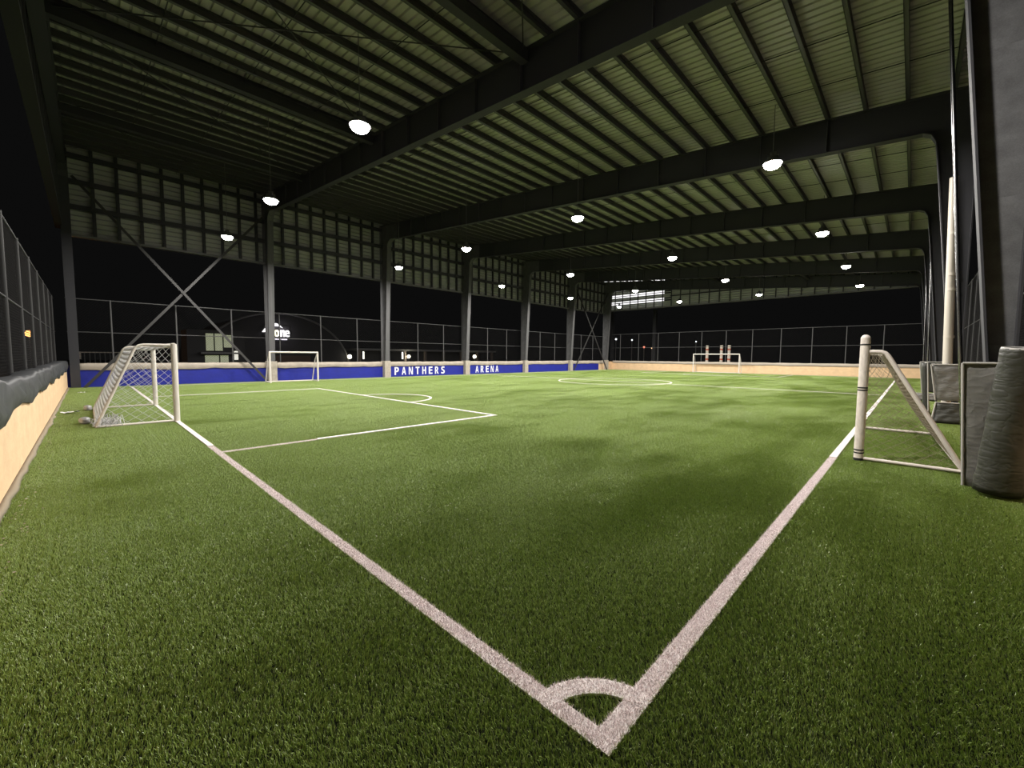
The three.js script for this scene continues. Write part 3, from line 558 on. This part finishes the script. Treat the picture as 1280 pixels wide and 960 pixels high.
single('steel_pole', merged([rod(V(31.5, 0, 0.45), V(31.5, 6.9, 0.3), 0.03, 10)]), M.chrome, 'thin steel pole past the fourth padded column', 'pole', 'thin steel poles on the right');

// ------------------------------------------------------------------ litter on the turf
function paper(x, z, s, label) { const g = new THREE.PlaneGeometry(s, s * 0.6, 6, 5); const p = g.attributes.position; for (let i = 0; i < p.count; i++) p.setZ(i, 0.025 + 0.05 * Math.abs(nz(p.getX(i) * 14 + x, p.getY(i) * 17, z))); g.rotateX(-Math.PI / 2); g.rotateY(0.5); g.computeVertexNormals(); g.translate(x, 0.012, z); single('paper_scrap', g, M.paper, label, 'litter', 'scraps on the turf'); }
paper(-0.36, -15.0, 0.3, 'crumpled white scrap on the turf between the tan wall and left goal');
paper(-0.2, -22.4, 0.22, 'small white scrap on the turf near the wall corner');
{ const gs = []; for (let i = 0; i < 420; i++) { const z = rr(-20, -0.2), x = X_LEFT + 0.12 + Math.abs(rr(0, 1) * rr(0, 1)) * 0.22, s = rr(0.008, 0.022); const g = new THREE.PlaneGeometry(s, s * rr(0.4, 0.8)); g.rotateX(-Math.PI / 2 + rr(-0.4, 0.4)); g.rotateY(rnd() * 6.3); g.translate(x, 0.032 + rr(0, 0.008), z); gs.push(g); }
  const l = single('leaf_litter', merged(gs), M.debris, 'dry brown litter along the foot of the left wall', 'litter'); l.userData.kind = 'stuff'; }

// ------------------------------------------------------------------ outside in the dark
const glow = (r, g, b, k) => std({ color: lin(0.6, 0.6, 0.6), emissive: lin(r, g, b), emissiveIntensity: k, roughness: 0.5 });
{ // arched hall
  const o = thing('arched_hall', 'dark arched hall with a glowing white sign behind the blue wall', 'building', [15.5, -0.16, -52]);
  const s = new THREE.Shape(); const W = 7.9, H = 6.4; s.moveTo(-W, 0); for (let i = 0; i <= 32; i++) { const a = Math.PI - i / 32 * Math.PI; s.lineTo(W * Math.cos(a), H * Math.sin(a)); } s.lineTo(W, 0);
  part('facade', new THREE.ExtrudeGeometry(s, { depth: 14, bevelEnabled: false }).translate(0, 0, -14), M.darkWall, o);
  const pts = []; for (let i = 0; i <= 32; i++) { const a = Math.PI - i / 32 * Math.PI; pts.push(V(W * Math.cos(a), H * Math.sin(a), 0.05)); } part('arch_rim', tube(pts, 0.12, 6, 64), M.rim, o);
  part('plinth_band', bx(-1.6, 3.2, 0, 1.6, 0, 0.06), std({ color: lin(0.12, 0.08, 0.06), roughness: 0.9 }), o);
  const font = await new FontLoader().loadAsync('fonts/droid/droid_sans_bold.typeface.json');
  const sign = part('sign', bx(-1.75, 0.95, 3.2, 5.0, 0.02, 0.06), M.darkWall, o);
  const mW = glow(1, 0.97, 1, 1.5), mY = glow(1, 0.95, 0.6, 1.5);
  [['z', -1.22], ['o', -0.42], ['n', 0.18], ['e', 0.68]].forEach(([ch, x]) => { const g = new TextGeometry(ch, { font, size: 0.78, depth: 0.08, curveSegments: 6 }); g.computeBoundingBox(); const b = g.boundingBox; g.translate(-(b.min.x + b.max.x) / 2, 0, 0); g.scale(0.95, 1.25, 1); g.translate(x, 3.75, 0.07); part('sign_letter', g, ch === 'o' ? mY : mW, sign).userData.label = 'glowing letter ' + ch; });
  const sw = new THREE.Shape(); sw.moveTo(-1.9, 4.2); sw.quadraticCurveTo(-0.75, 6.0, 0.22, 4.72); sw.quadraticCurveTo(-0.7, 5.3, -1.5, 4.2); part('sign_swoosh', new THREE.ExtrudeGeometry(sw, { depth: 0.08, bevelEnabled: false }).translate(0, 0, 0.07), mW, sign);
  for (const [a, b] of [[-0.66, -0.06], [0.02, 0.66]]) part('sign_strip', new RoundedBoxGeometry(b - a, 0.2, 0.06, 1, 0.02).translate((a + b) / 2, 3.48, 0.1), glow(0.9, 0.85, 1, 0.9), sign);
  const L = new THREE.PointLight(0xfff4ff, 4); L.name = 'sign_light'; L.position.set(0, 4.2, 0.6); o.add(L);
}
{ // lit annexe beside the hall
  const o = thing('annexe', 'small annexe with yellow-green lit windows left of the arched hall', 'building', [7.7, -0.16, -44]);
  part('wall', bx(-1.8, 2.4, 0, 3.8, -3, 0), M.darkWall, o);
  const gy = glow(0.55, 0.62, 0.3, 0.28), gw = glow(0.9, 0.88, 0.75, 0.9);
  for (const [x0, x1, y0, y1] of [[-0.5, 0.05, 2.0, 3.5], [0.15, 0.7, 2.0, 3.5], [0.8, 1.5, 2.3, 3.4], [-0.6, 0.4, 0.95, 1.6], [0.5, 1.1, 0.95, 1.6]]) part('window', bx(x0, x1, y0, y1, 0, 0.04), gy, o);
  part('door_light', bx(1.55, 1.85, 1.2, 2.0, 0, 0.05), gw, o);
  part('awning', bx(-1.0, 2.0, 1.72, 1.86, 0, 0.9), M.rim, o);
}
{ // open shelter with a flat roof
  const o = thing('open_shelter', 'long low open shelter with flat roof behind the fence', 'building', [24.5, -0.16, -52]);
  part('roof_slab', bx(0, 25, 2.35, 2.6, -4, 0), M.rim, o); part('rear_wall', bx(0, 25, 0, 2.35, -4.1, -4), M.darkWall, o);
  for (let x = 0.3; x < 25; x += 3.4) part('post', bx(x, x + 0.3, 0, 2.35, -0.4, -0.1), std({ color: lin(0.16, 0.13, 0.11), roughness: 0.8 }), o);
  for (const x of [0.8, 3.6, 6.6]) part('tube_light', bx(x, x + 0.22, 1.2, 2.2, -0.05, 0.0), glow(1, 0.97, 0.85, 1.6), o);
}
function globeLamp(label, x, y, z, r, c, k, power, group) {
  const o = thing('post_lamp', label, 'lamp', [x, -0.16, z], group);
  part('pole', rod(V(0, 0, 0), V(0, y + 0.16 - r, 0), 0.05, 8), M.rim, o);
  part('globe', new THREE.SphereGeometry(r, 16, 10).translate(0, y + 0.16, 0), glow(...c, k), o);
  const L = new THREE.PointLight(lin(...c), power); L.name = 'globe_light'; L.position.set(0, y + 0.16, 0); o.add(L);
}
const WARM = [1, 0.93, 0.7], SODIUM = [1, 0.42, 0.12], COOL = [0.9, 0.95, 1];
globeLamp('warm post lamp between the arched hall and the open shelter', 23.3, 1.35, -51.5, 0.26, WARM, 6, 5, 'post lamps behind the blue wall');
globeLamp('warm post lamp seen above the word PANTHERS', 31.9, 1.4, -51.5, 0.24, WARM, 6, 5, 'post lamps behind the blue wall');
globeLamp('warm post lamp seen above the word ARENA', 44.2, 1.45, -51.5, 0.28, WARM, 6, 5, 'post lamps behind the blue wall');
globeLamp('warm post lamp by the leaning braces in the far corner', 54.8, 2.65, -40, 0.2, WARM, 6, 5, 'post lamps behind the blue wall');
globeLamp('orange street lamp glowing through the left mesh fence', -4.0, 3.5, -64, 0.32, SODIUM, 8, 10, 'orange street lamps');
globeLamp('orange street lamp beyond the wall corner', -0.7, 2.33, -52, 0.16, SODIUM, 8, 6, 'orange street lamps');
for (const [y, z, c, l, r] of [[4.42, -34.75, COOL, 'white', 0.16], [4.22, -31.92, COOL, 'bluish white', 0.13], [3.07, -29.87, [1, 0.25, 0.15], 'red', 0.15], [2.93, -28.57, [1, 0.6, 0.3], 'amber', 0.12], [3.77, -22.07, COOL, 'faint white', 0.1]])
  globeLamp('distant ' + l + ' lamp beyond the far fence', 60, y, z, r, c, 1.6, 0.6, 'distant lamps beyond the far fence');
// striped posts beyond the far wall
[-17.1, -15.55, -14.75].forEach((z, i) => {
  const o = thing('striped_post', ['orange and white striped post apart from the other two', 'middle one of three orange and white striped posts', 'orange and white striped post at the end away from the blue wall'][i], 'post', [47.5, -0.16, z * 0.95], 'striped posts beyond the far wall');
  for (let k = 0, y = 0; k < 11; k++) { const h = k % 2 ? 0.17 : 0.36; part('band', rod(V(0, y, 0), V(0, y + h, 0), 0.15, 14), k % 2 ? M.orange : M.stripeWhite, o); y += h; }
});
{ // pale rail fence far behind the left goal
  const o = thing('rail_fence', 'pale low rail fence beyond the blue wall corner', 'fence', [-0.6, -0.16, -52]);
  part('rail', bx(0, 3.2, 1.75, 1.83, 0, 0.06), M.stripeWhite, o); part('end_post', bx(0, 0.22, 1.2, 1.85, 0, 0.1), M.stripeWhite, o); for (let x = 0.4; x < 3.2; x += 0.32) part('picket', bx(x, x + 0.06, 0, 1.75, 0.01, 0.05), M.rim, o);
}
{ // lit billboard outside, seen only through the slats
  const o = thing('lit_billboard', 'white glowing billboard outside, showing through the gable slats', 'billboard', [50, -0.16, -27]);
  for (const z of [-2.5, 3.5]) part('leg', bx(-0.2, 0.2, 0, 8, z - 0.2, z + 0.2), M.darkWall, o);
  part('panel', bx(-0.15, -0.05, 7.9, 12.5, -4, 4.6), glow(1, 0.98, 1, 1.3), o); part('back', bx(-0.05, 0.2, 7.8, 12.6, -4.1, 4.7), M.darkWall, o);
}

renderer.render(scene, camera);
